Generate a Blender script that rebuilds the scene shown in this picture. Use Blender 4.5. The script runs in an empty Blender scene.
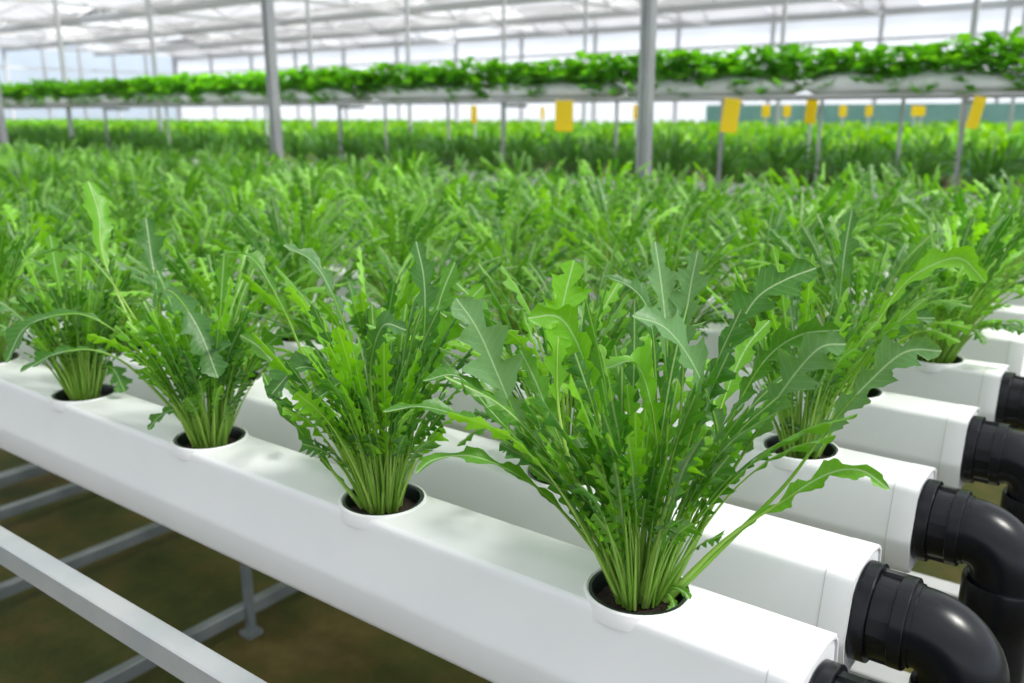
import bpy, math, random
from mathutils import Vector, Matrix
PI = math.pi
C = bpy.context.scene.collection
scn = bpy.context.scene

# ------------------------------------------------------------------ camera
CAM_H = 1.35                       # eye height; channel tops are at 0.95
FPX, CX, CY = 876.9, 512.0, 341.5
PIT, ROL, YAW = .2533, -.0018, .9273
fh = Vector((-math.cos(YAW), math.sin(YAW), 0)); rt = Vector((math.sin(YAW), math.cos(YAW), 0)); up0 = Vector((0, 0, 1))
FW = fh*math.cos(PIT) - up0*math.sin(PIT); U_ = fh*math.sin(PIT) + up0*math.cos(PIT)
RT = rt*math.cos(ROL) + U_*math.sin(ROL); UP = -rt*math.sin(ROL) + U_*math.cos(ROL)
EYE = Vector((0, 0, CAM_H))
def ray(x, y): return FW + RT*((x-CX)/FPX) - UP*((y-CY)/FPX)
def at_depth(x, y, d): return EYE + ray(x, y)*d
def at_z(x, y, z): r = ray(x, y); return EYE + r*((z-CAM_H)/r.z)
def at_y(x, y, Y): r = ray(x, y); return EYE + r*(Y/r.y)
def depth(p): return (Vector(p)-EYE).dot(FW)

cam_d = bpy.data.cameras.new('camera'); cam = bpy.data.objects.new('camera', cam_d); C.objects.link(cam)
M = Matrix((RT, UP, -FW)).transposed().to_4x4(); M.translation = EYE
cam.matrix_world = M
cam_d.sensor_width = 36; cam_d.lens = FPX/1024*36
cam_d.clip_start = .02; cam_d.clip_end = 300
cam_d.dof.use_dof = True; cam_d.dof.focus_distance = .80; cam_d.dof.aperture_fstop = 5.6
scn.camera = cam

# ------------------------------------------------------------------ world, sun, exposure
w = bpy.data.worlds.new('sky'); scn.world = w; w.use_nodes = True
nt = w.node_tree; nt.nodes.clear()
wo = nt.nodes.new('ShaderNodeOutputWorld'); bg = nt.nodes.new('ShaderNodeBackground')
bg.inputs[0].default_value = (.90, .95, 1.0, 1); bg.inputs[1].default_value = 1.1
nt.links.new(bg.outputs[0], wo.inputs[0])
sd = bpy.data.lights.new('sun', 'SUN'); sd.energy = 7.0; sd.angle = math.radians(14); sd.color = (1, .97, .90)
sun = bpy.data.objects.new('sun', sd); C.objects.link(sun)
sun.rotation_euler = Vector((.60, .22, 1.0)).to_track_quat('Z', 'Y').to_euler()
scn.view_settings.view_transform = 'Standard'; scn.view_settings.look = 'None'
scn.view_settings.gamma = 1; scn.view_settings.exposure = 0.52
scn.view_settings.use_curve_mapping = False
scn.cycles.transparent_max_bounces = 16; scn.cycles.max_bounces = 10
scn.cycles.diffuse_bounces = 5; scn.cycles.transmission_bounces = 8
scn.cycles.sample_clamp_indirect = 6

# ------------------------------------------------------------------ materials
def new_mat(name):
    m = bpy.data.materials.new(name); m.use_nodes = True; n = m.node_tree; n.nodes.clear()
    o = n.nodes.new('ShaderNodeOutputMaterial'); return m, n, o
def pbr(name, c1, c2=None, scale=20, rough=.5, metal=0, spec=.5, bump=0, bscale=None, detail=4, coat=0):
    m, n, o = new_mat(name); b = n.nodes.new('ShaderNodeBsdfPrincipled'); n.links.new(b.outputs[0], o.inputs[0])
    b.inputs['Roughness'].default_value = rough; b.inputs['Metallic'].default_value = metal
    b.inputs['Specular IOR Level'].default_value = spec; b.inputs['Coat Weight'].default_value = coat
    b.inputs['Base Color'].default_value = (*c1, 1)
    tc = n.nodes.new('ShaderNodeTexCoord')
    if c2:
        t = n.nodes.new('ShaderNodeTexNoise'); t.inputs['Scale'].default_value = scale; t.inputs['Detail'].default_value = detail
        n.links.new(tc.outputs['Object'], t.inputs['Vector'])
        r = n.nodes.new('ShaderNodeValToRGB'); r.color_ramp.elements[0].position = .35; r.color_ramp.elements[1].position = .65
        r.color_ramp.elements[0].color = (*c1, 1); r.color_ramp.elements[1].color = (*c2, 1)
        n.links.new(t.outputs[0], r.inputs[0]); n.links.new(r.outputs[0], b.inputs['Base Color'])
    if bump:
        t2 = n.nodes.new('ShaderNodeTexNoise'); t2.inputs['Scale'].default_value = bscale or scale*3; t2.inputs['Detail'].default_value = 5
        n.links.new(tc.outputs['Object'], t2.inputs['Vector'])
        bp = n.nodes.new('ShaderNodeBump'); bp.inputs['Strength'].default_value = bump; bp.inputs['Distance'].default_value = .01
        n.links.new(t2.outputs[0], bp.inputs['Height']); n.links.new(bp.outputs[0], b.inputs['Normal'])
    return m
def leaf_mat(name, dark, light, rib, trans=.38, rough=.42, veins=True, glauc_sheen=None):
    m, n, o = new_mat(name); L = n.links.new
    b = n.nodes.new('ShaderNodeBsdfPrincipled'); b.inputs['Roughness'].default_value = rough; b.inputs['Specular IOR Level'].default_value = .55; b.inputs['Sheen Weight'].default_value = .08
    tr = n.nodes.new('ShaderNodeBsdfTranslucent'); mx = n.nodes.new('ShaderNodeMixShader'); mx.inputs[0].default_value = trans
    L(b.outputs[0], mx.inputs[1]); L(tr.outputs[0], mx.inputs[2]); L(mx.outputs[0], o.inputs[0])
    at = n.nodes.new('ShaderNodeAttribute'); at.attribute_name = 'tint'
    oi = n.nodes.new('ShaderNodeObjectInfo'); ad = n.nodes.new('ShaderNodeMath'); ad.operation = 'MULTIPLY_ADD'
    L(oi.outputs['Random'], ad.inputs[0]); ad.inputs[1].default_value = .3; L(at.outputs['Fac'], ad.inputs[2])
    sb = n.nodes.new('ShaderNodeMath'); sb.operation = 'SUBTRACT'; L(ad.outputs[0], sb.inputs[0]); sb.inputs[1].default_value = .15; sb.use_clamp = True
    mc = n.nodes.new('ShaderNodeValToRGB'); L(sb.outputs[0], mc.inputs[0]); e = mc.color_ramp.elements
    e[0].position = .0; e[0].color = (*(glauc_sheen or dark), 1); e[1].position = 1.0; e[1].color = (*light, 1)  # pale stop, where given: bluish leaf tone plus painted sky sheen
    k = e.new(.22); k.color = (*dark, 1)
    col = mc.outputs[0]; green = col
    if veins:
        uv = n.nodes.new('ShaderNodeUVMap'); sp = n.nodes.new('ShaderNodeSeparateXYZ'); L(uv.outputs[0], sp.inputs[0])
        # uv.x = signed metres from midrib *100 ; uv.y = metres along *100
        ab = n.nodes.new('ShaderNodeMath'); ab.operation = 'ABSOLUTE'; L(sp.outputs[0], ab.inputs[0])
        mr = n.nodes.new('ShaderNodeMapRange'); L(ab.outputs[0], mr.inputs[0]); mr.inputs[1].default_value = .04; mr.inputs[2].default_value = .10
        mr.inputs[3].default_value = .75; mr.inputs[4].default_value = 0
        a2 = n.nodes.new('ShaderNodeMath'); a2.operation = 'MULTIPLY_ADD'; L(ab.outputs[0], a2.inputs[0]); a2.inputs[1].default_value = -.8; L(sp.outputs[1], a2.inputs[2])
        a3 = n.nodes.new('ShaderNodeMath'); a3.operation = 'PINGPONG'; L(a2.outputs[0], a3.inputs[0]); a3.inputs[1].default_value = .35
        m2 = n.nodes.new('ShaderNodeMapRange'); L(a3.outputs[0], m2.inputs[0]); m2.inputs[1].default_value = .0; m2.inputs[2].default_value = .09
        m2.inputs[3].default_value = .13; m2.inputs[4].default_value = 0
        mxx = n.nodes.new('ShaderNodeMath'); mxx.operation = 'MAXIMUM'; L(mr.outputs[0], mxx.inputs[0]); L(m2.outputs[0], mxx.inputs[1])
        m3 = n.nodes.new('ShaderNodeMix'); m3.data_type = 'RGBA'; L(mxx.outputs[0], m3.inputs[0]); L(col, m3.inputs[6]); m3.inputs[7].default_value = (*rib, 1)
        col = m3.outputs[2]
        bp = n.nodes.new('ShaderNodeBump'); bp.inputs['Strength'].default_value = .35; bp.inputs['Distance'].default_value = .002
        ns = n.nodes.new('ShaderNodeTexNoise'); ns.inputs['Scale'].default_value = 160; tcx = n.nodes.new('ShaderNodeTexCoord'); L(tcx.outputs['Object'], ns.inputs['Vector'])
        s2 = n.nodes.new('ShaderNodeMath'); s2.operation = 'SUBTRACT'; L(ns.outputs[0], s2.inputs[0]); L(m2.outputs[0], s2.inputs[1])
        L(s2.outputs[0], bp.inputs['Height']); L(bp.outputs[0], b.inputs['Normal'])
    L(col, b.inputs['Base Color'])
    g = n.nodes.new('ShaderNodeMix'); g.data_type = 'RGBA'; g.blend_type = 'MULTIPLY'; g.inputs[0].default_value = 1
    L(green, g.inputs[6]); g.inputs[7].default_value = (1.8, 1.6, .5, 1); L(g.outputs[2], tr.inputs[0])
    return m
LEAF = leaf_mat('arugula leaf', (.040, .165, .014), (.160, .460, .008), (.50, .68, .36), glauc_sheen=(.135, .300, .110), trans=.34)
LEAF_INNER = leaf_mat('arugula inner leaf', (.032, .165, .005), (.190, .520, .005), (.50, .66, .25), trans=.34, rough=.42, glauc_sheen=(.075, .24, .045))
STALK = leaf_mat('stalk', (.22, .45, .04), (.46, .68, .14), (.5, .6, .3), trans=.25, rough=.4, veins=False)
GRASSY = leaf_mat('shade-darkened leafy green', (.035, .150, .018), (.100, .320, .018), (.3, .5, .1), trans=.38, rough=.5, veins=False)  # shade under the raised rack is put into this darker green
FIELD = leaf_mat('field leafy green', (.085, .34, .005), (.25, .58, .008), (.3, .5, .1), trans=.4, rough=.5, veins=False)
BERRY = leaf_mat('broad leaf', (.080, .320, .012), (.20, .56, .018), (.3, .5, .1), trans=.35, rough=.45, veins=False)
WHITE = pbr('white pvc', (.83, .835, .85), (.80, .81, .825), 9, .38, spec=.45, bump=.02, bscale=30)
COLLAR = pbr('white collar', (.85, .85, .86), rough=.35)
SEAM = pbr('seam grey', (.62, .61, .59), rough=.6)
BLACK = pbr('black pvc', (.006, .0065, .010), (.010, .011, .015), 14, .27, spec=.30, bump=.01, bscale=60)
POT = pbr('black net pot', (.012, .020, .018), rough=.35, spec=.5)
SOIL = pbr('growing medium', (.012, .008, .006), (.05, .03, .018), 160, .9, bump=.6, bscale=250)
ALU = pbr('galvanised steel', (.42, .45, .47), (.50, .51, .52), 12, .42, metal=.2, bump=.02)
ALUD = pbr('dark steel', (.16, .18, .19), (.22, .24, .25), 10, .5, metal=.4)  # darker than the galvanised rails; for floor bars, leg and foot
POSTM = pbr('grey steel post', (.30, .31, .33), (.38, .39, .40), 6, .5, metal=.3)
BEAM = pbr('roof steel', (.50, .50, .52), rough=.55, metal=.1)
YEL = leaf_mat('yellow card', (.86, .74, .01), (.92, .80, .01), (.9, .7, .1), trans=.35, veins=False)
POSTL = pbr('pale steel post', (.48, .49, .51), rough=.5, metal=.1)
GREENRAIL = pbr('pale green rail', (.30, .40, .34), rough=.5)
TEAL = pbr('teal sheet', (.20, .42, .40), (.26, .50, .47), 3, .6)
BAG = pbr('white grow bag', (.80, .80, .82), (.72, .73, .75), 8, .45, bump=.15, bscale=20)

def film(name, col, tcol, tfac):
    m, n, o = new_mat(name); L = n.links.new
    t = n.nodes.new('ShaderNodeBsdfTransparent'); t.inputs[0].default_value = (*tcol, 1)
    d = n.nodes.new('ShaderNodeBsdfTranslucent'); tc = n.nodes.new('ShaderNodeTexCoord'); ns = n.nodes.new('ShaderNodeTexNoise')
    ns.inputs['Scale'].default_value = .6; ns.inputs['Detail'].default_value = 3; L(tc.outputs['Object'], ns.inputs['Vector'])
    r = n.nodes.new('ShaderNodeValToRGB'); r.color_ramp.elements[0].position = .3; r.color_ramp.elements[1].position = .7
    r.color_ramp.elements[0].color = (*[c*.78 for c in col], 1); r.color_ramp.elements[1].color = (*col, 1); L(ns.outputs[0], r.inputs[0]); L(r.outputs[0], d.inputs[0])
    x = n.nodes.new('ShaderNodeMixShader'); x.inputs[0].default_value = tfac; L(d.outputs[0], x.inputs[1]); L(t.outputs[0], x.inputs[2]); L(x.outputs[0], o.inputs[0])
    return m
ROOF = film('white roof film', (.21, .21, .215), (.97, .98, 1), .30)
ROOF2 = film('thin roof film', (.34, .34, .345), (.98, .99, 1), .42)
WALL = film('wall film', (.66, .67, .72), (.95, .97, 1), .30)
WALLB = film('bluish wall film', (.50, .57, .66), (.88, .95, 1), .30)

def floor_mat():
    m, n, o = new_mat('damp mossy floor'); L = n.links.new
    b = n.nodes.new('ShaderNodeBsdfPrincipled'); L(b.outputs[0], o.inputs[0]); tc = n.nodes.new('ShaderNodeTexCoord')
    a = n.nodes.new('ShaderNodeTexNoise'); a.inputs['Scale'].default_value = 2.6; a.inputs['Detail'].default_value = 8; a.inputs['Roughness'].default_value = .65
    L(tc.outputs['Object'], a.inputs['Vector'])
    r = n.nodes.new('ShaderNodeValToRGB'); e = r.color_ramp.elements
    e[0].position = .33; e[0].color = (.022, .032, .005, 1); e[1].position = .80; e[1].color = (.16, .125, .045, 1)
    k = e.new(.46); k.color = (.042, .048, .008, 1); k = e.new(.58); k.color = (.075, .058, .015, 1)
    L(a.outputs[0], r.inputs[0]); L(r.outputs[0], b.inputs['Base Color']); b.inputs['Roughness'].default_value = .75; b.inputs['Specular IOR Level'].default_value = .2
    c = n.nodes.new('ShaderNodeTexNoise'); c.inputs['Scale'].default_value = 40; c.inputs['Detail'].default_value = 6; L(tc.outputs['Object'], c.inputs['Vector'])
    bp = n.nodes.new('ShaderNodeBump'); bp.inputs['Strength'].default_value = .4; bp.inputs['Distance'].default_value = .01
    L(c.outputs[0], bp.inputs['Height']); L(bp.outputs[0], b.inputs['Normal'])
    return m
FLOOR = floor_mat()
CONC = pbr('pale concrete', (.42, .41, .38), (.52, .51, .48), 3, .7, bump=.2, bscale=30)

# ------------------------------------------------------------------ mesh builder
class MB:
    def __init__(s): s.v = []; s.f = []; s.m = []; s.uv = []; s.t = []
    def vert(s, p, uv=(9, 0), t=.5): s.v.append(tuple(p)); s.uv.append(uv); s.t.append(t); return len(s.v)-1
    def face(s, idx, m=0): s.f.append(idx); s.m.append(m)
    def box(s, c, d, m=0, rot=None):
        b = len(s.v); c = Vector(c)
        for dz in (-.5, .5):
            for dx, dy in ((-.5, -.5), (.5, -.5), (.5, .5), (-.5, .5)):
                q = Vector((dx*d[0], dy*d[1], dz*d[2]))
                if rot: q = rot @ q
                s.vert(c+q)
        for q in ((3, 2, 1, 0), (4, 5, 6, 7), (0, 1, 5, 4), (1, 2, 6, 5), (2, 3, 7, 6), (3, 0, 4, 7)): s.face([b+i for i in q], m)
    def ring_strip(s, rings, m=0, closed=True, cap0=False, cap1=False):
        n = len(rings[0]); ids = [[s.vert(p) for p in r] for r in rings]
        for a, b in zip(ids, ids[1:]):
            for i in range(n if closed else n-1):
                j = (i+1) % n; s.face([a[i], a[j], b[j], b[i]], m)
        if cap0: s.face(ids[0][::-1], m)
        if cap1: s.face(ids[-1], m)
    def tube(s, pts, rad, n=12, m=0, cap=True, t=.5, flat=1.0):
        pts = [Vector(p) for p in pts]; N = len(pts)
        T = [(pts[min(i+1, N-1)]-pts[max(i-1, 0)]).normalized() for i in range(N)]
        a = Vector((0, 0, 1)) if abs(T[0].z) < .9 else Vector((1, 0, 0)); S = T[0].cross(a).normalized(); prev = None
        for i in range(N):
            S = (S - T[i]*S.dot(T[i])).normalized(); B = T[i].cross(S); r = rad[i] if hasattr(rad, '__len__') else rad
            cur = [s.vert(pts[i]+S*math.cos(2*PI*k/n)*r+B*math.sin(2*PI*k/n)*r*flat, t=t) for k in range(n)]
            if prev:
                for k in range(n): j = (k+1) % n; s.face([prev[k], prev[j], cur[j], cur[k]], m)
            elif cap: s.face(cur[::-1], m)
            prev = cur
        if cap: s.face(prev, m)
    def build(s, name, mats, parent=None, smooth=True, sharp=None):
        me = bpy.data.meshes.new(name); me.from_pydata(s.v, [], s.f)
        for q in (mats if isinstance(mats, (list, tuple)) else [mats]): me.materials.append(q)
        me.polygons.foreach_set('material_index', s.m); me.polygons.foreach_set('use_smooth', [smooth]*len(s.f))
        uvl = me.uv_layers.new(name='UVMap'); li = [0]*len(me.loops); me.loops.foreach_get('vertex_index', li)
        flat = []
        for i in li: flat.extend(s.uv[i])
        uvl.data.foreach_set('uv', flat)
        at = me.attributes.new('tint', 'FLOAT', 'POINT'); at.data.foreach_set('value', s.t)
        me.update()
        if sharp is not None: me.set_sharp_from_angle(angle=math.radians(sharp))
        o = bpy.data.objects.new(name, me); C.objects.link(o)
        if parent: o.parent = parent
        return o
def tag(o, label=None, cat=None, group=None, kind=None):
    if label: o['label'] = label
    if cat: o['category'] = cat
    if group: o['group'] = group
    if kind: o['kind'] = kind
    return o
def empty(name, loc, label, cat, group=None, rz=0):
    o = bpy.data.objects.new(name, None); C.objects.link(o); o.location = loc; o.rotation_euler = (0, 0, rz); o.empty_display_size = .05
    return tag(o, label, cat, group)
def simple(name, mb, mats, loc=(0, 0, 0), **k):
    o = mb.build(name, mats, smooth=k.pop('smooth', True), sharp=k.pop('sharp', 35)); o.location = loc; return tag(o, **k)

# ------------------------------------------------------------------ large structure
TOP = .95
XW, YW, ZC = -40.0, 26.0, 4.0
mb = MB(); mb.box((-14, 8, -.05), (60, 44, .1)); o = simple('floor', mb, FLOOR, kind='structure', label='dark mossy damp greenhouse floor')
# roof: low gables between gutter beams that run along the rows
rng = random.Random(4)
pan = MB(); pan2 = MB()
BAY = 4.0; ys = [-14+BAY*i for i in range(11)]
x0, x1, cw = XW, 14.0, 2.0
for y in ys[:-1]:
    for k in range(int((x1-x0)/cw)):
        a = x0+k*cw; b = a+cw-.05
        for (ya, za, yb, zb) in ((y, ZC+.1, y+BAY/4, ZC+.36), (y+BAY/4, ZC+.36, y+BAY/2, ZC+.62), (y+BAY/2, ZC+.62, y+BAY*.75, ZC+.36), (y+BAY*.75, ZC+.36, y+BAY, ZC+.1)):
            u = rng.random()
            if u < .13: continue                                    # open vent
            t = pan2 if u < .38 else pan
            i = [t.vert((a, ya, za)), t.vert((b, ya, za)), t.vert((b, yb, zb)), t.vert((a, yb, zb))]; t.face(i)
o = pan.build('ceiling', ROOF, smooth=False); tag(o, kind='structure', label='white shaded greenhouse roof film')
o = pan2.build('ceiling', ROOF2, smooth=False); tag(o, kind='structure', label='brighter thin panes of the greenhouse roof')
b = MB()
for y in ys: b.box(((x0+x1)/2, y, ZC), (x1-x0, .16, .17))
for y in ys[:-1]: b.box(((x0+x1)/2, y+BAY/2, ZC+.60), (x1-x0, .07, .09))
b.build('trim_1', BEAM, smooth=False)['kind'] = 'structure'
b = MB()
for k in range(10):
    x = XW+3+k*5.0
    b.box((x, (ys[0]+ys[-1])/2, ZC-.06), (.07, ys[-1]-ys[0], .08))
    for y in ys[:-1]:
        for q in range(4):
            z0, z1 = (ZC, ZC+.5) if q % 2 == 0 else (ZC+.5, ZC)
            b.tube([(x, y+q, z0), (x, y+q+1, z1)], .025, 5)
b.build('trim_2', BEAM, smooth=False)['kind'] = 'structure'
# far side wall and end wall
def wall(name, along, fixed, a0, a1, mat, step=2.0, low=None):
    p = MB(); fr = MB()
    def P(a, z, off=0): return (a, fixed+off, z) if along == 'x' else (fixed+off, a, z)
    i = [p.vert(P(a0, .9)), p.vert(P(a1, .9)), p.vert(P(a1, ZC+.6)), p.vert(P(a0, ZC+.6))]; p.face(i)
    s = p.build(name, mat, smooth=False); s['kind'] = 'structure'; s['label'] = 'translucent glazed greenhouse wall, '+(dict(wall_back='far side', wall_left='far left end', wall_front='side behind the camera', wall_right_added='right-hand end, out of view, added to cut side light')[name])
    n = int((a1-a0)/step)
    for k in range(n+1):
        a = a0+k*step; d = (.09, .12, ZC+.5) if along == 'x' else (.12, .09, ZC+.5)
        fr.box(P(a, (ZC+.5)/2, -.08 if fixed == YW or fixed == 14 else .08), d)
    for z in (.95, 2.4, 3.3):
        d = (a1-a0, .06, .07) if along == 'x' else (.06, a1-a0, .07)
        fr.box(P((a0+a1)/2, z, -.06 if fixed == YW or fixed == 14 else .06), d)
    q = fr.build('trim_3' if along == 'x' else 'trim_4', BEAM, s, smooth=False)
wall('wall_back', 'x', YW, XW, 14, WALL, 3.0)
wall('wall_left', 'y', XW, -14, YW, WALLB, 1.6)
wall('wall_right_added', 'y', 14, -14, YW, WALLB, 4.0)  # unseen wall, added to cut the light from the side
b = MB(); b.box(((XW+14)/2, YW-.3, .45), (14-XW, .2, .9)); simple('wall_back_skirt', b, BAG, kind='structure', smooth=False)
b = MB(); b.box((XW+.3, 6, .45), (.2, 40, .9)); simple('wall_left_skirt', b, BAG, kind='structure', smooth=False)
# concrete path beyond the left end
b = MB(); b.box((-5.1, 1.0, .006), (2.0, 3.0, .012)); simple('path', b, CONC, kind='structure', label='pale concrete path seen below the first channel', smooth=False)

# ------------------------------------------------------------------ white channels
XE = -.178
HOLE0, HSP = -.325, .3115
ROWS = [.616, .788, 1.026, 1.300, 1.568, 1.836, 2.104, 2.372, 2.640, 2.908]
SEC0 = [(-.038, 0), (-.0405, -.0010), (-.0425, -.0040), (-.0433, -.0075), (-.0545, -.0550), (-.0555, -.0590), (-.0560, -.0620), (-.0558, -.0655), (-.0500, -.0950), (-.0470, -.1005), (-.041, -.1035), (-.036, -.104),
        (.036, -.104), (.041, -.1035), (.0470, -.1005), (.0500, -.095), (.0558, -.0655), (.0560, -.062), (.0545, -.055), (.0505, -.015), (.0490, -.009), (.044, -.0045), (.034, -.0016), (.018, .001), (0, .0015), (-.02, .001)]
SEC = SEC0
ORD = ['first', 'second', 'third', 'fourth', 'fifth', 'sixth', 'seventh', 'eighth', 'ninth', 'tenth', 'eleventh', 'twelfth']
R_HOLE = .0455
def channel_mesh(xl, holes, zs=1.0):
    mb = MB(); SEC = [(y, z*zs if z < -.004 else z) for y, z in SEC0]
    def ringx(x, s=1.0): return [(x, y*s, -.052+(z+.052)*s) for y, z in SEC]
    # body: strips between the section points; the top facet is cut open round every hole
    n = len(SEC); k0 = n-6                                    # point index where the top facet begins
    TOPR = [i for i in range(n) if SEC[i][1] > -.0065]        # top vertices
    side = [i for i in range(0, n)]
    # all strips except the top ones, straight along the pipe
    top_edge_a = 0                                            # (-.040, 0)
    chain = list(range(0, 22))                                # from front top crease round the bottom to back top crease (.044,-.006)
    A = [mb.vert((xl, *SEC[i])) for i in chain]; B = [mb.vert((XE, *SEC[i])) for i in chain]
    for j in range(len(chain)-1): mb.face([A[j], B[j], B[j+1], A[j+1]][::-1])
    mb.face(A); 
    # top: for each hole a square patch with a ring, between them plain quads
    def ztop(y): 
        y = max(-.038, min(.044, y)); return .0015*(1-(y/.038)**2) if y < 0 else (.0015-.0060*(y/.044)**2.5)
    H = .0475; edges = []
    yA, yB = -.038, .044
    ysub = [yA+(yB-yA)*q/8 for q in range(9)]
    def plain(xa, xb):
        a = [mb.vert((xa, y, ztop(y))) for y in ysub]; c = [mb.vert((xb, y, ztop(y))) for y in ysub]
        for q in range(8): mb.face([a[q], a[q+1], c[q+1], c[q]][::-1])
    x = xl
    for h in sorted(holes):
        plain(x, h-H)
        N = 48; outer = []; inner = []
        angs = sorted([2*PI*q/N for q in range(N)]+[math.atan2(sy, sx*H) % (2*PI) for sx in (-1, 1) for sy in (yA, yB)]); N = len(angs)
        for an in angs:
            c, s_ = math.cos(an), math.sin(an)
            k = min(H/abs(c) if abs(c) > 1e-6 else 9, (yB if s_ > 0 else -yA)/abs(s_) if abs(s_) > 1e-6 else 9)
            ox, oy = c*k, s_*k; outer.append(mb.vert((h+ox, oy, ztop(oy))))
            ri = min(k, .0430); inner.append(mb.vert((h+c*ri, s_*ri, ztop(s_*ri))))
        for q in range(N): j = (q+1) % N; mb.face([outer[q], outer[j], inner[j], inner[q]])
        x = h+H
    plain(x, XE)
    return mb
def end_cap_mesh(zs=1.0):
    mb = MB(); L = .025; SEC = [(y, z*zs if z < -.004 else z) for y, z in SEC0]
    r = lambda x, s: [(x, y*s, -.052*zs+(z+.052*zs)*s) for y, z in SEC]
    mb.ring_strip([r(XE-L-.001, 1.0), r(XE-L-.001, 1.004), r(XE-L, 1.004)][::-1], 1)
    mb.ring_strip([r(XE-L, 1.0), r(XE-L, 1.008), r(XE-.002, 1.008), r(XE, .99), r(XE, .955), r(XE-.002, .945)][::-1], cap1=False)
    ids = [mb.vert(p) for p in r(XE-.002, .945)]; mb.face(ids)
    return mb
chan = []
for k, yc in enumerate(ROWS):
    xl = -(2.35*yc+1.0); nh = int((HOLE0-xl-.1)/HSP)+1; off = [0, -.19, .0, -.02, .04, .02, 0, .02, 0, .03][k]
    h0 = HOLE0+off*1.0
    holes = [h0-i*HSP-(.012 if k == 0 else 0) for i in range(nh)]
    lab = f'white plastic growing channel, {ORD[k]} from the camera'
    if k == 0: lab = 'nearest white plastic growing channel crossing the whole foreground'
    o = channel_mesh(xl, holes, 1.19 if k == 0 else 1.0).build('growing_channel', WHITE, smooth=True, sharp=60)
    o.location = (.012 if k == 0 else 0, yc, TOP-(.003 if k == 0 else 0)); tag(o, lab, 'pipe', 'white growing channels on the near bench')
    o['holes'] = 1
    if k < 6:
        end_cap_mesh(1.19 if k == 0 else 1.0).build('end_cap', [WHITE, SEAM], o, sharp=40)
    if k < 6:
        for i, h in enumerate(holes[:6]):
            m2 = MB(); N = 40; prof = [(.0475, -.012), (.0472, .0015), (.0462, .0030), (.0445, .0030), (.0438, -.004), (.0434, -.02)]
            m2.ring_strip([[(h+r*math.cos(2*PI*q/N), r*math.sin(2*PI*q/N), z) for q in range(N)] for r, z in prof][::-1])
            m2.build('hole_collar', COLLAR, o, sharp=60)
    chan.append((o, holes))

# ------------------------------------------------------------------ black elbows and drop pipes
def lathe_x(mb, prof, cy=0, cz=0, n=48):
    mb.ring_strip([[(x, cy+r*math.sin(2*PI*q/n), cz+r*math.cos(2*PI*q/n)) for q in range(n)] for x, r in prof][::-1], cap0=True, cap1=True)
ZP = -.052
def elbow_thing(yc, label):
    t = empty('elbow_pipe', (XE+(.012 if yc < .7 else 0), yc, TOP+ZP-(.008 if yc < .7 else 0)), label, 'pipe fitting', 'black elbows at the channel ends')
    f = MB(); lathe_x(f, [(-.001, .040), (-.001, .0466), (-.0004, .0470), (.0118, .0470), (.0124, .0466), (.0124, .038)]); f.build('flange', BLACK, t, sharp=25)
    f = MB(); lathe_x(f, [(.013, .036), (.013, .0400), (.040, .0392), (.040, .036)]); f.build('coupling', BLACK, t, sharp=40)
    for an in (.25, 1.9, 3.4, 4.9):
        f = MB(); f.box((.0245, math.sin(an)*.0402, math.cos(an)*.0402), (.022, .014, .0045), rot=Matrix.Rotation(-an, 3, 'X'))
        f.build('clip', BLACK, t, smooth=False)
    f = MB(); lathe_x(f, [(.0315, .037), (.0315, .0425), (.0322, .0430), (.0428, .0430), (.0435, .0425), (.0435, .036)]); f.build('ring', BLACK, t, sharp=25)
    f = MB(); R = .040; pts = [(.041, 0, 0), (.048, 0, 0), (.0482, 0, 0)]
    pts += [(.050+R*math.sin(a), 0, -R+R*math.cos(a)) for a in [PI/2*q/16 for q in range(17)]]
    pts += [(.050+R, 0, -R-.012)]
    rr = [.0388, .0388, .0372]+[.0372]*18
    f.tube(pts, rr, 40); f.build('bend', BLACK, t, sharp=40)
    f = MB(); X = .050+R
    N = 40; pr = [(.0375, -R-.008), (.0415, -R-.008), (.0425, -R-.011), (.0425, -R-.045), (.041, -R-.048), (.0372, -R-.048), (.0372, -.30), (.042, -.302), (.043, -.31), (.043, -.36), (.0375, -.362), (.0375, -.80)]
    f.ring_strip([[(X+r*math.cos(2*PI*q/N), r*math.sin(2*PI*q/N), z) for q in range(N)] for r, z in pr][::-1], cap0=True, cap1=True)
    f.build('drop_pipe', BLACK, t, sharp=40)
    return t
EL = ['black elbow pipe at the corner end of the nearest channel, barely in frame', 'large glossy black elbow bending down in the lower right corner',
      'black elbow pipe behind the glossy one, its drop pipe beside the frame edge', 'black elbow pipe, third up from the lower right corner',
      'small dark elbow pipe at the frame edge, topmost in view']
for k in range(5): elbow_thing(ROWS[k], EL[k])

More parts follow.
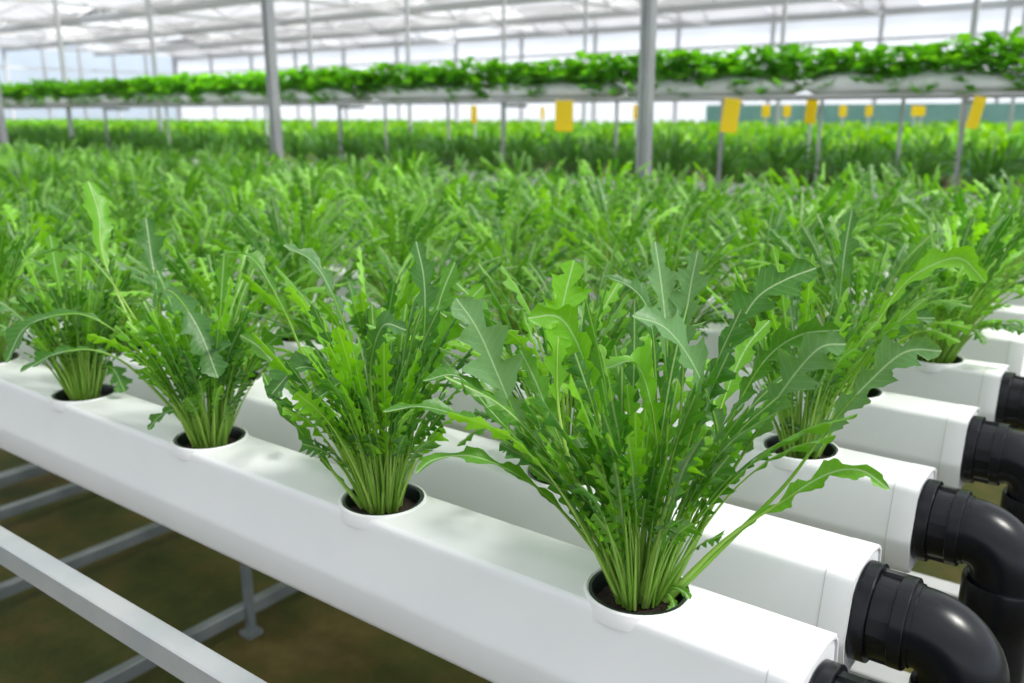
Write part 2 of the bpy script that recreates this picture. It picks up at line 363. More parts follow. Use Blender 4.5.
# ------------------------------------------------------------------ bench frame
def bar(name, a, b, sz, mat, label, cat='rail', group=None, lip=True, parent=None):
    a, b = Vector(a), Vector(b); d = b-a; L = d.length; x = d.normalized()
    z = Vector((0, 0, 1)) if abs(x.z) < .9 else Vector((0, 1, 0)); y = z.cross(x).normalized(); z = x.cross(y)
    R3 = Matrix((x, y, z)).transposed(); mb = MB(); w_, h_ = sz
    # rounded box section with a shallow groove
    s = [(-w_/2, -h_/2+.002), (-w_/2+.002, -h_/2), (w_/2-.002, -h_/2), (w_/2, -h_/2+.002), (w_/2, -.1*h_), (w_/2-.0025, -.05*h_), (w_/2-.0025, .05*h_), (w_/2, .1*h_),
         (w_/2, h_/2-.002), (w_/2-.002, h_/2), (.1*w_, h_/2), (.05*w_, h_/2-.0025), (-.05*w_, h_/2-.0025), (-.1*w_, h_/2), (-w_/2+.002, h_/2), (-w_/2, h_/2-.002),
         (-w_/2, .1*h_), (-w_/2+.0025, .05*h_), (-w_/2+.0025, -.05*h_), (-w_/2, -.1*h_)]
    if not lip: s = [q for q in s if abs(abs(q[0])-w_/2) < .0021 and abs(abs(q[1])-h_/2) < .0021]
    mb.ring_strip([[R3 @ Vector((e, p, q)) for p, q in s] for e in (-L/2, L/2)], cap0=True, cap1=True)
    o = mb.build(name, mat, parent, sharp=30); o.location = (a+b)/2
    if not parent: tag(o, label, cat, group)
    return o
p = at_y(0, 544.7, .43); zt = p.z
BF = empty('bench_frame', (0, 0, 0), 'pale galvanised steel frame of rails and low cross bars under the white channels', 'frame')
bar('front_rail', (-2.2, .4435, zt-.0165), (.15, .4435, zt-.0165), (.027, .033), ALU, '', lip=False, parent=BF)
print('rail z', zt)
for k, (px, py) in enumerate(((60, 561), (184, 634), (35, 496))):
    q = at_z(px, py, .09)
    bar('floor_bar', (q.x, -.35, .07), (q.x, 3.0, .07), (.030, .036), ALUD, '', lip=False, parent=BF)
q = at_z(15, 483, .09)
bar('floor_bar', (q.x-.12, -.35, .07), (q.x-.12, 3.0, .07), (.05, .04), ALUD, '', lip=False, parent=BF)
q = at_z(241, 600, .09)
LX, LY = q.x+.034, q.y
lg = bar('leg', (LX, LY, .01), (LX, LY, .82), (.022, .022), ALUD, '', lip=False, parent=BF)
b = MB(); b.box((0, 0, -.409), (.045, .045, .012)); b.build('foot', ALUD, lg, smooth=False)
# supports under the channels
bar('bench_rail', (-.62, .61, TOP-.104-.0185), (-.62, 3.0, TOP-.104-.0185), (.035, .035), ALU, '', lip=False, parent=BF)
q1 = at_z(940, 583, .62)
bar('lower_rail', (-1.6, q1.y, .60), (.9, q1.y, .60), (.04, .035), ALU, '', lip=False, parent=BF)
q1 = at_z(892, 673, .62)
bar('lower_rail', (-1.6, q1.y, .60), (.9, q1.y, .60), (.04, .035), ALU, '', lip=False, parent=BF)

# ------------------------------------------------------------------ leaves
def catmull(P, n):
    P = [Vector(p) for p in P]; Q = [P[0]*2-P[1]]+P+[P[-1]*2-P[-2]]; out = []; m = len(P)-1
    for i in range(n+1):
        u = i/n*m; k = min(int(u), m-1); t = u-k; a, b, c, d = Q[k:k+4]
        out.append(.5*((2*b)+(c-a)*t+(2*a-5*b+4*c-d)*t*t+(3*b-a-3*c+d)*t**3))
    L = [0]
    for a, b in zip(out, out[1:]): L.append(L[-1]+(b-a).length)
    res = []; j = 0
    for i in range(n+1):
        s = L[-1]*i/n
        while j < n-1 and L[j+1] < s: j += 1
        t = (s-L[j])/max(1e-9, L[j+1]-L[j]); res.append(out[j].lerp(out[j+1], min(1, t)))
    return res, L[-1]
def add_leaf(mb, ctrl, width, t0, rng, side=None, face=None, roll=0, lobes=5, per=7, across=2, stalk_r=.0022, sides=6, tint=.5, cup=.35, ruffle=.12, mats=(0, 1), smb=None, depthf=1.0):
    """one leaf: a tapered stalk and a lobed blade along the spine 'ctrl' (base to tip). width = half width in metres"""
    nb = lobes*per+per; ns = max(4, int(nb*t0/(1-t0)*.5)); tot = 64
    S, L = catmull(ctrl, tot)
    def at(u):
        u = max(0, min(.99999, u))*tot; k = int(u); return S[k].lerp(S[k+1], u-k)
    def tan(u): return (at(u+.02)-at(u-.02)).normalized()
    def sidevec(u):
        T = tan(u)
        if face is not None: s = T.cross(face(at(u)))
        else: s = side-T*side.dot(T)
        s = s.normalized() if s.length > 1e-5 else T.orthogonal().normalized()
        return Matrix.Rotation(roll, 3, T) @ s, T
    smb = smb or mb
    # stalk runs under the blade as the midrib
    up = [i/ns for i in range(ns+1)]; pts = [at(q*min(1, t0+.45*(1-t0))) for q in up]
    rad = [stalk_r*(1.25-.95*q**.8) for q in up]
    smb.tube(pts, rad, sides, mats[1], cap=False, t=tint, flat=.8)
    pl, pr = rng.random()*.6, rng.random()*.6; prev = None; am = [rng.uniform(.75, 1.2) for _ in range(2*(lobes+3))]
    ph = rng.random()*6
    for i in range(nb+1):
        b = i/nb; u = t0+(1-t0)*b; c = at(u); s, T = sidevec(u); N = s.cross(T)
        env = (.30+.70*min(1, b/.62)**1.3) if b < .66 else max(0, 1-((b-.66)/.34)**1.7)**.75
        if b < .06: env *= b/.06
        row = []
        for sg, phs in ((-1, pl), (1, pr)):
            lb = b*(lobes+.6)+phs; fr = lb % 1; idx = int(lb) % (lobes+2)
            notch = max(0, 1-fr/.38)**.9 if fr < .66 else ((fr-.66)/.34)**.7
            dpt = (.97-.30*min(1, b/.85)**2)*min(1, depthf+.12)
            if b > .88: dpt = 0
            wv = width*env*(1-dpt*notch)*(am[idx+(lobes+2)*(sg > 0)] if b < .86 else 1)*(1+.13*math.sin(i*2.3+ph)*(b < .93))
            wv = max(wv, width*.045*(1-b))
            slant = .55*wv*(1-.3*notch)
            pts_ = []
            for a in range(1, across+1):
                f = a/across; x = wv*f
                z = cup*x*f + ruffle*width*math.sin(b*19+ph+sg*1.7)*f*f*(wv/width) 
                pts_.append((c+s*(sg*x)+N*z+T*(slant*f), sg*x*100, (u*L+slant*f)*100))
            row.append(pts_)
        ids = [mb.vert(p, (uu, vv), tint) for p, uu, vv in reversed(row[0])]+[mb.vert(c, (0, u*L*100), tint)]+[mb.vert(p, (uu, vv), tint) for p, uu, vv in row[1]]
        if prev:
            for a in range(len(ids)-1): mb.face([prev[a], prev[a+1], ids[a+1], ids[a]], mats[0])
        prev = ids
def generic_ctrl(rng, Lmin=.15, Lmax=.30, spread=1.0, az=None, bmax=60):
    az = rng.random()*2*PI if az is None else az; D = Vector((math.cos(az), math.sin(az), 0)); L = rng.uniform(Lmin, Lmax)
    q = rng.random(); th0 = math.radians(4+22*q*spread); bend = math.radians(rng.uniform(8, bmax))*(.5+q)*spread
    p = D*rng.uniform(.004, .020)+Vector((0, 0, -.008)); out = [p.copy()]
    sw = Vector((-D.y, D.x, 0))*rng.uniform(-.22, .22)
    for k in range(1, 6):
        f = k/5; th = th0+bend*f*f*f; p = p+(D*math.sin(th)+Vector((0, 0, math.cos(th)))+sw*f)*(L/5); out.append(p.copy())
    return out, Vector((-D.y, D.x, 0)), L
def pot_parts(parent, rng=None, share={}):
    if 'pot' not in share:
        mb = MB(); N = 40
        prof = [(.0365, -.022), (.0405, -.006), (.0432, .0), (.0430, .0020), (.0402, .0022), (.0394, .0), (.0355, -.020)]
        mb.ring_strip([[(r*math.cos(2*PI*q/N), r*math.sin(2*PI*q/N), z) for q in range(N)] for r, z in prof][::-1])
        a = mb.build('net_pot', POT, sharp=50)
        mb = MB(); r2 = random.Random(3); c = mb.vert((0, 0, -.006)); prev = None
        for ri in (.008, .016, .024, .031, .038):
            ids = [mb.vert((ri*math.cos(2*PI*q/24), ri*math.sin(2*PI*q/24), -.008-(ri*.12)+r2.uniform(-.002, .002))) for q in range(24)]
            for q in range(24):
                j = (q+1) % 24
                mb.face([prev[q], ids[q], ids[j], prev[j]] if prev else [c, ids[q], ids[j]])
            prev = ids
        s = mb.build('growing_medium', SOIL)
        share['pot'] = (a, s); a.parent = parent; s.parent = parent; return
    for o in share['pot']:
        c = o.copy(); C.objects.link(c); c.parent = parent

G_ARU = 'arugula plants on the near bench'
def w2s(p): return (p-EYE)
# traced leaves of the front plants: (points tip..base in the photograph, half width px, blade start, depth change of the tip in m, roll deg, tint)
HEROES = {
 (0, 0): [
  ([(415, 474), (436, 459), (480, 458), (540, 490), (593, 548), (628, 594)], 12, .30, -.05, 25, .45, .95),
  ([(383, 412), (425, 407), (476, 423), (517, 450), (576, 503), (640, 590)], 15, .45, -.07, 35, .25, .8),
  ([(423, 381), (458, 376), (490, 410), (530, 455), (590, 530), (636, 592)], 17, .45, -.03, 30, .35, .75),
  ([(456, 298), (478, 330), (500, 380), (522, 430), (565, 500), (630, 590)], 31, .42, -.02, -8, .12, .85),
  ([(574, 260), (562, 310), (557, 362), (562, 430), (590, 520), (634, 590)], 24, .58, .03, 15, .95, .7),
  ([(528, 318), (560, 318), (582, 355), (600, 420), (617, 500), (638, 590)], 21, .52, -.03, -25, .9, .8),
  ([(606, 368), (636, 364), (653, 415), (658, 500), (652, 590)], 20, .50, -.07, 30, .85, .7),
  ([(655, 241), (661, 282), (666, 330), (668, 400), (662, 500), (650, 590)], 17, .58, .03, 18, .05, .55),
  ([(698, 250), (690, 290), (685, 332), (680, 420), (668, 510), (650, 590)], 20, .60, .02, -18, .20, .7),
  ([(603, 276), (632, 288), (650, 318), (656, 400), (652, 500), (646, 590)], 15, .60, -.02, 38, .15, .7),
  ([(632, 316), (668, 330), (700, 378), (719, 443), (712, 505), (666, 592)], 23, .48, -.09, 20, .15, .8),
  ([(816, 268), (785, 280), (755, 300), (730, 345), (708, 400), (688, 480), (660, 590)], 27, .52, -.02, 15, .2, .85),
  ([(846, 344), (818, 349), (783, 390), (750, 443), (715, 500), (664, 590)], 24, .52, -.07, 22, .2, .85),
  ([(840, 330), (800, 335), (765, 360), (735, 410), (704, 480), (660, 590)], 20, .56, -.03, 50, .3, .7),
  ([(942, 351), (905, 352), (868, 383), (830, 425), (786, 484), (735, 535), (668, 594)], 20, .55, -.06, 30, .2, .75),
  ([(890, 490), (860, 470), (825, 475), (780, 503), (725, 540), (664, 594)], 11, .35, -.06, 25, .7, .9),
  ([(668, 613), (674, 606), (668, 594), (660, 590)], 6, .3, -.03, 0, .7, .4),
  ([(690, 600), (684, 592), (672, 588), (662, 590)], 5, .3, -.02, 0, .7, .4),
  ([(770, 320), (745, 350), (720, 410), (700, 480), (660, 590)], 16, .5, .05, 10, .9, .8),
  ([(520, 350), (535, 380), (560, 440), (595, 520), (636, 590)], 18, .45, .05, 10, .7, .8),
 ],
 (0, 1): [
  ([(220, 255), (252, 258), (280, 303), (301, 350), (325, 410), (368, 494)], 12, .62, -.02, 45, .5, .8),
  ([(283, 245), (314, 263), (336, 303), (350, 350), (365, 420), (378, 494)], 14, .58, -.02, 35, .2, .8),
  ([(416, 241), (424, 280), (424, 330), (415, 400), (392, 494)], 17, .55, .0, 20, .1, .7),
  ([(406, 330), (383, 326), (371, 365), (373, 420), (382, 494)], 14, .62, -.06, 10, .3, .7),
  ([(268, 398), (298, 368), (330, 376), (358, 402), (374, 450), (382, 494)], 18, .52, -.06, 25, .3, .5),
  ([(318, 398), (345, 382), (362, 395), (378, 440), (384, 494)], 12, .6, -.05, 10, .4, .6),
  ([(262, 372), (276, 400), (290, 418), (312, 446), (362, 494)], 10, .15, -.02, 20, .6, 1),
  ([(484, 285), (460, 312), (438, 350), (420, 400), (396, 494)], 17, .5, -.01, 10, .9, .85),
  ([(455, 262), (440, 300), (425, 360), (405, 430), (390, 494)], 15, .5, .03, 10, .5, .8),
  ([(240, 335), (262, 350), (300, 395), (340, 450), (372, 494)], 13, .45, .02, 10, .6, .8),
 ],
 (0, 2): [
  ([(33, 256), (76, 250), (105, 274), (132, 314), (158, 362), (200, 436)], 11, .62, -.03, 45, .5, .7),
  ([(6, 363), (26, 327), (66, 314), (101, 322), (145, 360), (200, 436)], 13, .58, -.05, 30, .3, .35),
  ([(20, 372), (62, 352), (105, 353), (145, 380), (203, 436)], 13, .60, -.04, 30, .4, .7),
  ([(218, 378), (198, 328), (172, 292), (158, 305), (172, 370), (206, 436)], 21, .55, -.09, -5, .05, .6),
  ([(224, 255), (220, 320), (219, 380), (214, 436)], 9, .6, -.05, 20, .5, .7),
  ([(88, 181), (99, 215), (104, 260), (140, 340), (200, 434)], 15, .66, .06, 25, .7, .15),
  ([(146, 218), (152, 260), (165, 330), (200, 434)], 16, .58, .04, 10, .1, .6),
  ([(290, 330), (268, 345), (245, 380), (218, 436)], 12, .5, -.02, 20, .5, .8),
  ([(148, 430), (160, 416), (178, 410), (198, 424), (206, 436)], 6, .3, -.03, 0, .3, .9),
 ],
 (0, 3): [
  ([(10, 300), (30, 310), (55, 350), (80, 396)], 11, .5, -.02, 20, .5, .8),
  ([(125, 392), (112, 368), (96, 372), (88, 396)], 11, .4, -.03, 20, .2, .7),
  ([(50, 235), (58, 280), (72, 340), (84, 396)], 12, .55, 0, 20, .5, .8),
 ],
 (2, 0): [
  ([(986, 283), (962, 259), (935, 264), (905, 283), (880, 318), (855, 362), (818, 452)], 15, .52, -.04, 30, .95, .6),
  ([(935, 318), (904, 321), (878, 350), (852, 395), (818, 452)], 14, .5, -.03, 25, .2, .8),
  ([(852, 210), (845, 250), (838, 310), (828, 380), (815, 452)], 12, .55, .02, 25, .25, .8),
  ([(800, 430), (788, 425), (795, 440), (812, 452)], 7, .3, -.03, 0, .4, .4),
 ],
}
HL = {(0, 0): 'largest arugula plant, in front, its long leaves arching over the nearest channel and elbows',
      (0, 1): 'arugula plant in the nearest channel, in the middle of its front row',
      (0, 2): 'arugula plant in the nearest channel with long leaves bending far to the left',
      (0, 3): 'small arugula plant at the far left end of the nearest channel in view',
      (2, 0): 'arugula plant with a bright arching leaf, by the end of the third channel'}
def toface(p): return (EYE-p).normalized()
def foliage_mesh(seed, n, Lmin=.13, Lmax=.27, per=4, lobes=4, across=2, sides=4, bmax=85, spr=1.35):
    rng = random.Random(seed); f = MB(); st = MB()
    for q in range(n):
        c, s, L = generic_ctrl(rng, Lmin, Lmax, spr, bmax=bmax)
        fe = rng.random() < .4
        add_leaf(f, c, rng.uniform(.006, .010) if fe else rng.uniform(.009, .0145), rng.uniform(.35, .5) if fe else rng.uniform(.55, .76), rng, side=s, roll=rng.uniform(-.9, .9), lobes=6 if fe else lobes, per=per, across=across, stalk_r=rng.uniform(.0013, .0024), sides=sides, tint=rng.random(), ruffle=.2, mats=(0, 0), smb=st)
    return f, st
def hero_plant(row, i):
    yc = ROWS[row]; h = chan[row][1][i]+(.012 if row == 0 else 0); base = Vector((h, yc, TOP-(.003 if row == 0 else 0)))
    t = empty('arugula_plant', base, HL[(row, i)], 'plant', G_ARU); pot_parts(t); rng = random.Random(row*31+i*7+5)
    d0 = depth(base)
    for pts, wpx, t0, dd, roll, tint, dpt in HEROES[(row, i)]:
        P = pts[::-1]; n = len(P)-1; W = []
        for k, (x, y) in enumerate(P):
            f = k/n; W.append(at_depth(x, y, d0+dd*f*f*(3-2*f)) - base)
        # root the stalk inside the pot
        r0 = Vector((W[0].x, W[0].y, 0)); 
        if r0.length > .026: r0 = r0*(.026/r0.length)
        W[0] = Vector((r0.x, r0.y, -.010))
        wid = wpx/FPX*d0*(.92 if wpx > 12 else 1)
        o = bpy.data.objects
        bl = MB(); st = MB()
        fc = lambda p: ((EYE-(p+base)).normalized()+Vector((0, 0, .75))).normalized()
        if wpx < 8: sr = .0012
        else: sr = .0029 if row == 0 else .0026
        add_leaf(bl, W, wid, t0, rng, face=fc, roll=math.radians(roll), lobes=(5 if wpx > 17 else 4) if dpt > .3 else 3, per=8, across=4, stalk_r=sr, sides=8, tint=tint, cup=.30, ruffle=.16, mats=(0, 0), smb=st, depthf=dpt)
        lo = bl.build('leaf', LEAF, t); st.build('stalk', STALK, lo)
    ni = {0: 79, 1: 76, 2: 74, 3: 56}[i] if row == 0 else 34
    f2, s2 = foliage_mesh(500+row*10+i, 60, .10, .19 if i else .23, per=5, bmax=30, spr=.85); f2.build('foliage', LEAF_INNER, t); s2.build('stalk', STALK, t)
    for q in range(ni):
        bl = MB(); st = MB(); c, s, L = generic_ctrl(rng, .10, .275 if i == 0 else .24, 1.1 if i == 0 else .95, bmax=30)
        fe = rng.random() < .5
        add_leaf(bl, c, rng.uniform(.0065, .010) if fe else rng.uniform(.009, .016), rng.uniform(.28, .42) if fe else rng.uniform(.50, .72), rng, side=s, roll=rng.uniform(-.9, .9), lobes=7 if fe else 4, per=6, across=2, stalk_r=rng.uniform(.0012, .0021), sides=6, tint=rng.random(), ruffle=.2, mats=(0, 0), smb=st)
        lo = bl.build('leaf', LEAF_INNER, t); st.build('stalk', STALK, lo)
    return t
for key in HEROES: hero_plant(*key)

# generic plants: six prototypes, each a pot, medium, stalks and leaves, copied along the channels
PROTO = []
for k in range(6):
    f, st = foliage_mesh(100+k, 112, .09, .262, bmax=85 if k < 3 else 58, spr=1.35 if k < 3 else 1.25)
    PROTO.append((f, st))
proto_obj = {}
def place_plant(row, i, h, yc, rng):
    k = rng.randrange(3) + (3 if i < 3 or row < 3 or rng.random() < .3 else 0)
    if i < 4: lab = f'bushy arugula plant, {ORD[i]} hole from the elbow end of the {ORD[row]} channel'
    else: lab = f'arugula plant in the dense green row of the {ORD[row]} channel, deeper in'
    t = empty('arugula_plant', (h+(.012 if row == 0 else 0), yc, TOP), lab, 'plant', G_ARU, rng.random()*6.28)
    s = rng.uniform(.88, 1.10); s *= 1.14 if row > 3 else 1.0; S3 = (s, s, s*rng.uniform(.92, 1.06)/(1.08 if row > 3 else 1))
    if k not in proto_obj:
        f, st = PROTO[k]; lo = f.build('foliage', LEAF_INNER, t); so = st.build('stalk', STALK, t); proto_obj[k] = (lo, so); lo.scale = S3; so.scale = S3
    else:
        for o in proto_obj[k]:
            c = o.copy(); C.objects.link(c); c.parent = t; c.scale = S3
    if i < 4 or row < 3: pot_parts(t)
rng = random.Random(77)
for row, yc in enumerate(ROWS):
    for i, h in enumerate(chan[row][1]):
        if (row, i) in HEROES: continue
        place_plant(row, i, h, yc, rng)

# ------------------------------------------------------------------ the second bench: upright leafy greens, rack shade in their colour, seen from the side
B2 = 4.75
def grassy(seed, n=60, L0=.18, L1=.36, mat=GRASSY, wid=(.006, .013), z0=-.01):
    rng = random.Random(seed); f = MB()
    for q in range(n):
        c, s, L = generic_ctrl(rng, L0, L1, 1.1)
        for j in c: j.z += z0; j.x *= 1.2; j.y *= 1.2
        add_leaf(f, c, rng.uniform(*wid), rng.uniform(.3, .5), rng, side=s, roll=rng.uniform(-.8, .8), lobes=2, per=3, across=1, stalk_r=.0022, sides=3, tint=rng.random(), mats=(0, 0), depthf=.6)
    return f
gp = [grassy(900+k) for k in range(4)]; go = {}
rng = random.Random(5)
for r in range(4):
    yc = B2+r*.27; xl = -(2.35*yc+1.2); n = int((-.6-xl)/.33)
    for i in range(n):
        k = rng.randrange(4); loc = (-.42-i*.33+rng.uniform(-.02, .02), yc, TOP)
        if k not in go: o = gp[k].build('leafy_green_plant', GRASSY); go[k] = o
        else: o = go[k].copy(); C.objects.link(o)
        o.location = loc; o.rotation_euler = (0, 0, rng.random()*6.28); s = rng.uniform(.82, 1.0); o.scale = (s, s, s)
        tag(o, f'shade-darkened leafy green plant, {ORD[i]} from the right in the {ORD[r]} row beyond the aisle' if i < 12 and r < 2 else f'shade-darkened leafy green plant in the {ORD[r]} row of the bench beyond the aisle', 'plant', 'leafy greens on the bench beyond the aisle')
for r in range(2):
    yc = B2+r*.27; mb = MB(); xl = -(2.35*yc+1.2)
    mb.ring_strip([[(x, y, z) for y, z in SEC] for x in (xl, -.45)], cap0=True, cap1=True)
    simple('growing_channel', mb, WHITE, (0, yc, TOP-.002), label=f'white growing channel under the {ORD[r]} row beyond the aisle', cat='pipe', group='channels beyond the aisle', sharp=40)
# everything behind those rows: uncountable far canopy
rng = random.Random(9); f = MB()
yc = B2+4*.27
while yc < 19:
    st = .30+(yc-5)*.045; x = 1.0
    xl = -(2.35*yc+1.5)
    while x > max(xl, XW+2):
        for q in range(9):
            az = rng.random()*6.28; D = Vector((math.cos(az), math.sin(az), 0)); s = Vector((-D.y, D.x, 0)); L = rng.uniform(.20, .35); w_ = (.022+.0035*(yc-5))*rng.uniform(.7, 1.2)
            b0 = Vector((x+rng.uniform(-.5, .5)*st, yc+rng.uniform(-.5, .5)*st, TOP-.02)); tt = rng.random(); ln = rng.uniform(.15, .9)
            p1 = b0+Vector((0, 0, L*.55))+D*.05*ln; p2 = b0+Vector((0, 0, L*.85))+D*.12*ln; p3 = b0+Vector((0, 0, L*(1-.25*ln)))+D*(.22*ln)
            a = f.vert(b0, t=tt); b = f.vert(p1-s*w_*.5, t=tt); c = f.vert(p1+s*w_*.5, t=tt); d = f.vert(p2-s*w_, t=tt); e = f.vert(p2+s*w_, t=tt); g = f.vert(p3, t=tt)
            f.face([a, c, b]); f.face([b, c, e, d]); f.face([d, e, g])
        x -= st
    yc += st*.9
tag(f.build('leafy_canopy', FIELD), 'bright green sea of leafy crops stretching back under the raised rack', 'plants', kind='stuff')

# ------------------------------------------------------------------ raised rack with white grow bags and broad-leaved plants
YR = 4.62; ZR = 1.435
G_R = 'raised rack'
RK = empty('raised_rack', (0, YR, 0), 'long raised steel rack on thin legs above the second bench', 'rack')
for (dy, z, lab) in ((0, ZR, 'long thin grey rail along the front underside of the raised rack'), (.24, ZR, 'long thin pale green rail along the rear underside of the raised rack')):
    b = MB(); b.tube([(-13.5, dy, z), (1.0, dy, z)], .0125, 10); b.build('rail', GREENRAIL if dy else POSTL, RK)
def bag_mesh(L=1.02):
    mb = MB(); n = 22; R = []
    for i in range(n+1):
        u = i/n; x = (u-.5)*L; e = min(1, math.sin(PI*min(.5, min(u, 1-u)*3.2))+.0); e = .25+.75*e
        R.append([(x, .11*math.cos(a)*(.6+.4*e), max(-.035, (.062*math.sin(a))*e+.01*math.sin(x*14)*e*(math.sin(a) > 0))) for a in [2*PI*q/20 for q in range(20)]])
    mb.ring_strip(R[::-1], cap0=True, cap1=True); return mb
bo = None; r2 = random.Random(12)
for k in range(13):
    x = -.05-k*1.06
    if bo is None: bo = bag_mesh().build('grow_bag', BAG, sharp=60); o = bo
    else: o = bo.copy(); C.objects.link(o)
    o.location = (x, YR+.12, ZR+.0125+.036); o.scale = (1, 1, r2.uniform(.92, 1.1))
    lab = 'white grow bag on the raised rack, cut by the right picture edge' if k == 0 else f'white rounded grow bag on the raised rack, {ORD[k-1]} from the right-hand end' if k < 9 else 'distant white grow bag towards the far left end of the raised rack'
    tag(o, lab, 'grow bag', 'white grow bags on the raised rack')
def broad(seed, n=95):
    rng = random.Random(seed); f = MB()
    for q in range(n):
        az = rng.random()*6.28; D = Vector((math.cos(az), math.sin(az), 0)); s = Vector((-D.y, D.x, 0))
        hang = rng.random() < .08; L = rng.uniform(.00, .14); out = rng.uniform(.03, .12)
        b0 = Vector((rng.uniform(-.12, .12), rng.uniform(-.06, .06), -.02))
        tip = b0+D*out+Vector((0, 0, L)) if not hang else b0+Vector((D.x*.06, -.10 if D.y < 0 else .10, -rng.uniform(.02, .07)))
        f.tube([b0, b0.lerp(tip, .5)+Vector((0, 0, .03)), tip], .0018, 3, t=.9)
        tt = rng.random()
        for k3 in (-1, 0, 1):           # three leaflets
            dd = (D*.7+s*k3*.9+Vector((0, 0, rng.uniform(-.3, .9)))).normalized(); sd_ = dd.cross(Vector((0, 0, 1))).normalized(); le = rng.uniform(.040, .062); w_ = le*.45
            a = f.vert(tip, t=tt); ids = []
            for u, wv in ((.3, .7), (.6, 1), (.85, .75)):
                c = tip+dd*le*u; ids.append((f.vert(c-sd_*w_*wv+Vector((0, 0, .006)), t=tt), f.vert(c, t=tt), f.vert(c+sd_*w_*wv+Vector((0, 0, .006)), t=tt)))
            g = f.vert(tip+dd*le, t=tt)
            f.face([a, ids[0][1], ids[0][0]]); f.face([a, ids[0][2], ids[0][1]])
            for A, B in zip(ids, ids[1:]): f.face([A[0], A[1], B[1], B[0]]); f.face([A[1], A[2], B[2], B[1]])
            f.face([ids[-1][0], ids[-1][1], g]); f.face([ids[-1][1], ids[-1][2], g])
    return f
bp_ = [broad(40+k) for k in range(4)]; bo_ = {}
for i in range(62):
    k = r2.randrange(4); x = .38-i*.222
    if k not in bo_: o = bp_[k].build('broad_leaved_plant', BERRY); bo_[k] = o
    else: o = bo_[k].copy(); C.objects.link(o)
    s = r2.uniform(1.0, 1.16); o.location = (x+r2.uniform(-.02, .02), YR+.12+r2.uniform(-.02, .02), ZR+.105); o.rotation_euler = (0, 0, r2.choice((0, PI))+r2.uniform(-.25, .25)); o.scale = (s, s, s*r2.uniform(.85, 1.05))
    tag(o, f'round-leaved green plant on the raised rack, {ORD[i-1]} from the right picture edge' if 0 < i < 13 else 'round-leaved green plant growing in the white bags on the raised rack, farther left', 'plant', 'plants on the raised rack')
# rack legs where the photograph shows them
for k, (px, yo) in enumerate(((965, 0), (903, .24), (822, .24), (723, 0), (617, .24), (503, 0), (448, .24), (385, .24), (339, 0), (265, .24), (166, .24), (104, 0))):
    P = at_y(px, 105, YR+yo); b = MB(); hw = .009 if yo == 0 else .007
    b.box((0, 0, (ZR-.0125)/2), (hw*2, hw*2, ZR-.0125)); b.box((0, 0, .005), (.07, .07, .01))
    o = b.build('leg', POSTL if yo else POSTM, RK, smooth=False); o.location = (P.x, yo, 0)
    if yo == 0:
        b = MB(); b.box((P.x, .12, ZR-.03), (.02, .26, .02)); b.build('crossbar', POSTM, RK, smooth=False)

# ------------------------------------------------------------------ steel posts
def steel_post(x, y, w_, lab, z1=ZC, PM=None):
    PM = PM or POSTM
    t = empty('steel_post', (x, y, 0), lab, 'post', 'steel posts holding the roof'); b = MB(); h = w_/2; g = w_*.16
    s = [(-h, -h), (-g, -h), (-g, -h+w_*.12), (g, -h+w_*.12), (g, -h), (h, -h), (h, h), (g, h), (g, h-w_*.12), (-g, h-w_*.12), (-g, h), (-h, h)]
    b.ring_strip([[(p, q, z) for p, q in s] for z in (.012, z1)], cap0=True, cap1=True); o = b.build('shaft', PM, t, smooth=False)
    b = MB(); b.box((0, 0, .006), (w_*2.4, w_*2.4, .012)); b.build('base_plate', POSTM, t, smooth=False); return t
p2 = at_y(646.5, 80, 3.12); p1 = at_y(271, 60, 3.12)
steel_post(p2.x, 3.12, .046, 'thick grey steel post standing right of centre behind the arugula')
steel_post(p1.x, 3.12, .046, 'grey steel post rising behind the arugula, upper left')
steel_post(at_y(0, 115, 3.12).x, 3.12, .046, 'grey steel post cut by the left picture edge')
for px, dist, w_, lab in ((61, 9, .034, 'slim post leaning to the eye above the rack, leftmost slim one'), (153, 9.5, .034, 'slim post above the rack between the left edge and the nearer grey post'),
                          (310, 10, .032, 'slim pale post just right of the upper left steel post'), (408, 10, .032, 'slim pale post above the rack, second right of the upper left steel post'),
                          (504, 11, .032, 'slim pale post at the middle of the picture top'), (585, 11, .032, 'slim pale post just left of the thick grey post'),
                          (782, 9, .034, 'slim grey post above the rack, first right of the thick grey post'), (971, 8, .05, 'grey post above the rack near the upper right corner'),
                          (1020, 9.5, .034, 'slim post at the right edge of the picture top')):
    P = at_depth(px, 50, dist); o = steel_post(P.x, P.y, w_, lab, PM=POSTL)

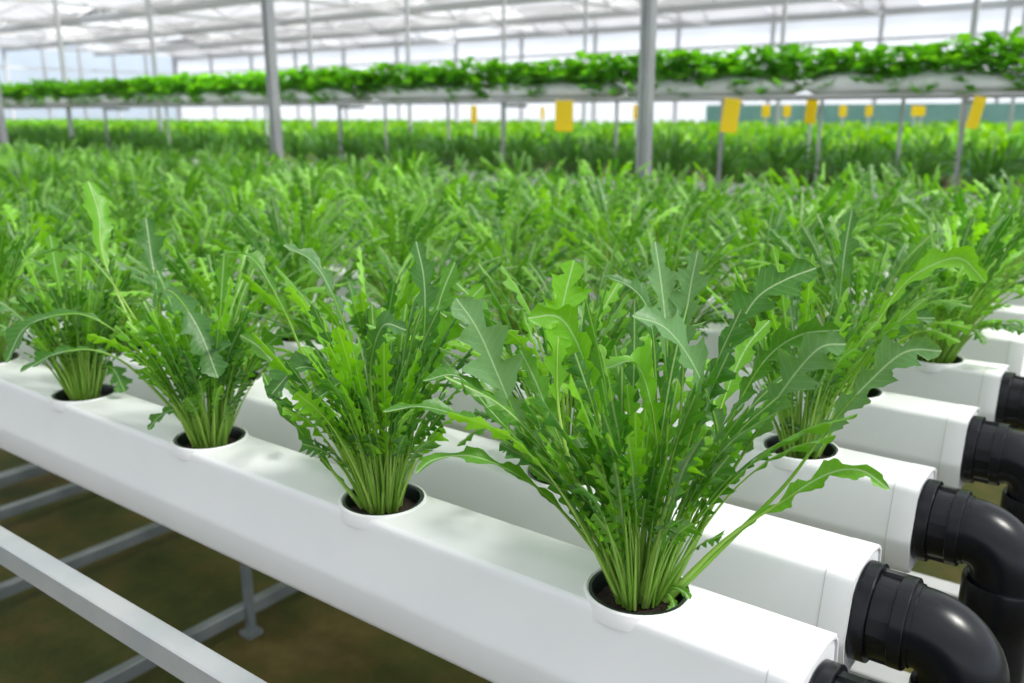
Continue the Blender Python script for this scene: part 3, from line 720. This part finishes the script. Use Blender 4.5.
# ------------------------------------------------------------------ yellow sticky cards
for k, (px, y0, y1, wpx, dist_y, ry, lab) in enumerate(((564, 101, 131, 17, YR-.06, .0, 'wide yellow sticky card hanging left of the thick grey post'),
        (730.5, 99, 132, 14, YR-.06, .1, 'yellow sticky card hanging right of the thick grey post, larger one'), (811, 100, 123, 9, YR+.5, .05, 'narrow yellow card between the two larger ones at right'),
        (976, 97, 128, 9, YR-.06, .18, 'tilted narrow yellow card nearest the right picture edge'), (474, 106, 123, 6, YR+.9, .0, 'small narrow yellow card near the middle of the raised rack'),
        (542.5, 107, 119, 3.5, YR+2.2, 0, 'tiny yellow card left of the wide yellow one'), (636, 105, 119, 5, YR+1.6, 0, 'tiny yellow card touching the thick grey post'))):
    c = at_y(px, (y0+y1)/2, dist_y); d = depth(c); H = (y1-y0)/FPX*d; W = wpx/FPX*d*1.25
    t = empty('sticky_card', (c.x, c.y, c.z), lab, 'card', 'yellow sticky cards', rz=.9273-PI/2+.65)
    b = MB(); b.box((0, 0, 0), (W, .0015, H)); o = b.build('card', YEL, t, smooth=False); o.rotation_euler = (0, ry, 0)
    if dist_y < YR+.3:
        b = MB(); top = max(.01, ZR-c.z); b.tube([(0, 0, H/2-.005), (0, 0, max(H/2+.01, top))], .001, 4); b.build('hanging_wire', POSTM, t)
    else:
        b = MB(); b.box((0, .01, -c.z/2+.02), (.012, .01, c.z+.04)); b.build('stake', BAG, t, smooth=False)

for k, px in enumerate((766, 787, 843, 869, 915, 922)):
    c = at_y(px, 111, YR+5+k*.7); t = empty('sticky_card', (c.x, c.y, c.z), f'tiny faraway pale yellow card under the rack, {ORD[k]} of the far ones from the left', 'card', 'yellow sticky cards', rz=.3)
    b = MB(); b.box((0, 0, 0), (.085, .0015, .13)); b.build('card', YEL, t, smooth=False)
    b = MB(); b.box((0, .01, -c.z/2+.02), (.02, .01, c.z+.04)); b.build('stake', BAG, t, smooth=False)
# ------------------------------------------------------------------ far background things
a = at_y(665, 110, 16); c = at_y(1024, 110, 16)
b = MB(); b.box(((a.x+c.x)/2+1.2, 19.6, .85), (abs(a.x-c.x)*1.25+2.4, .1, 1.4)); simple('tarpaulin', b, TEAL, label='teal sheet hung low along the far side, under the rack at right', cat='sheet', smooth=False)
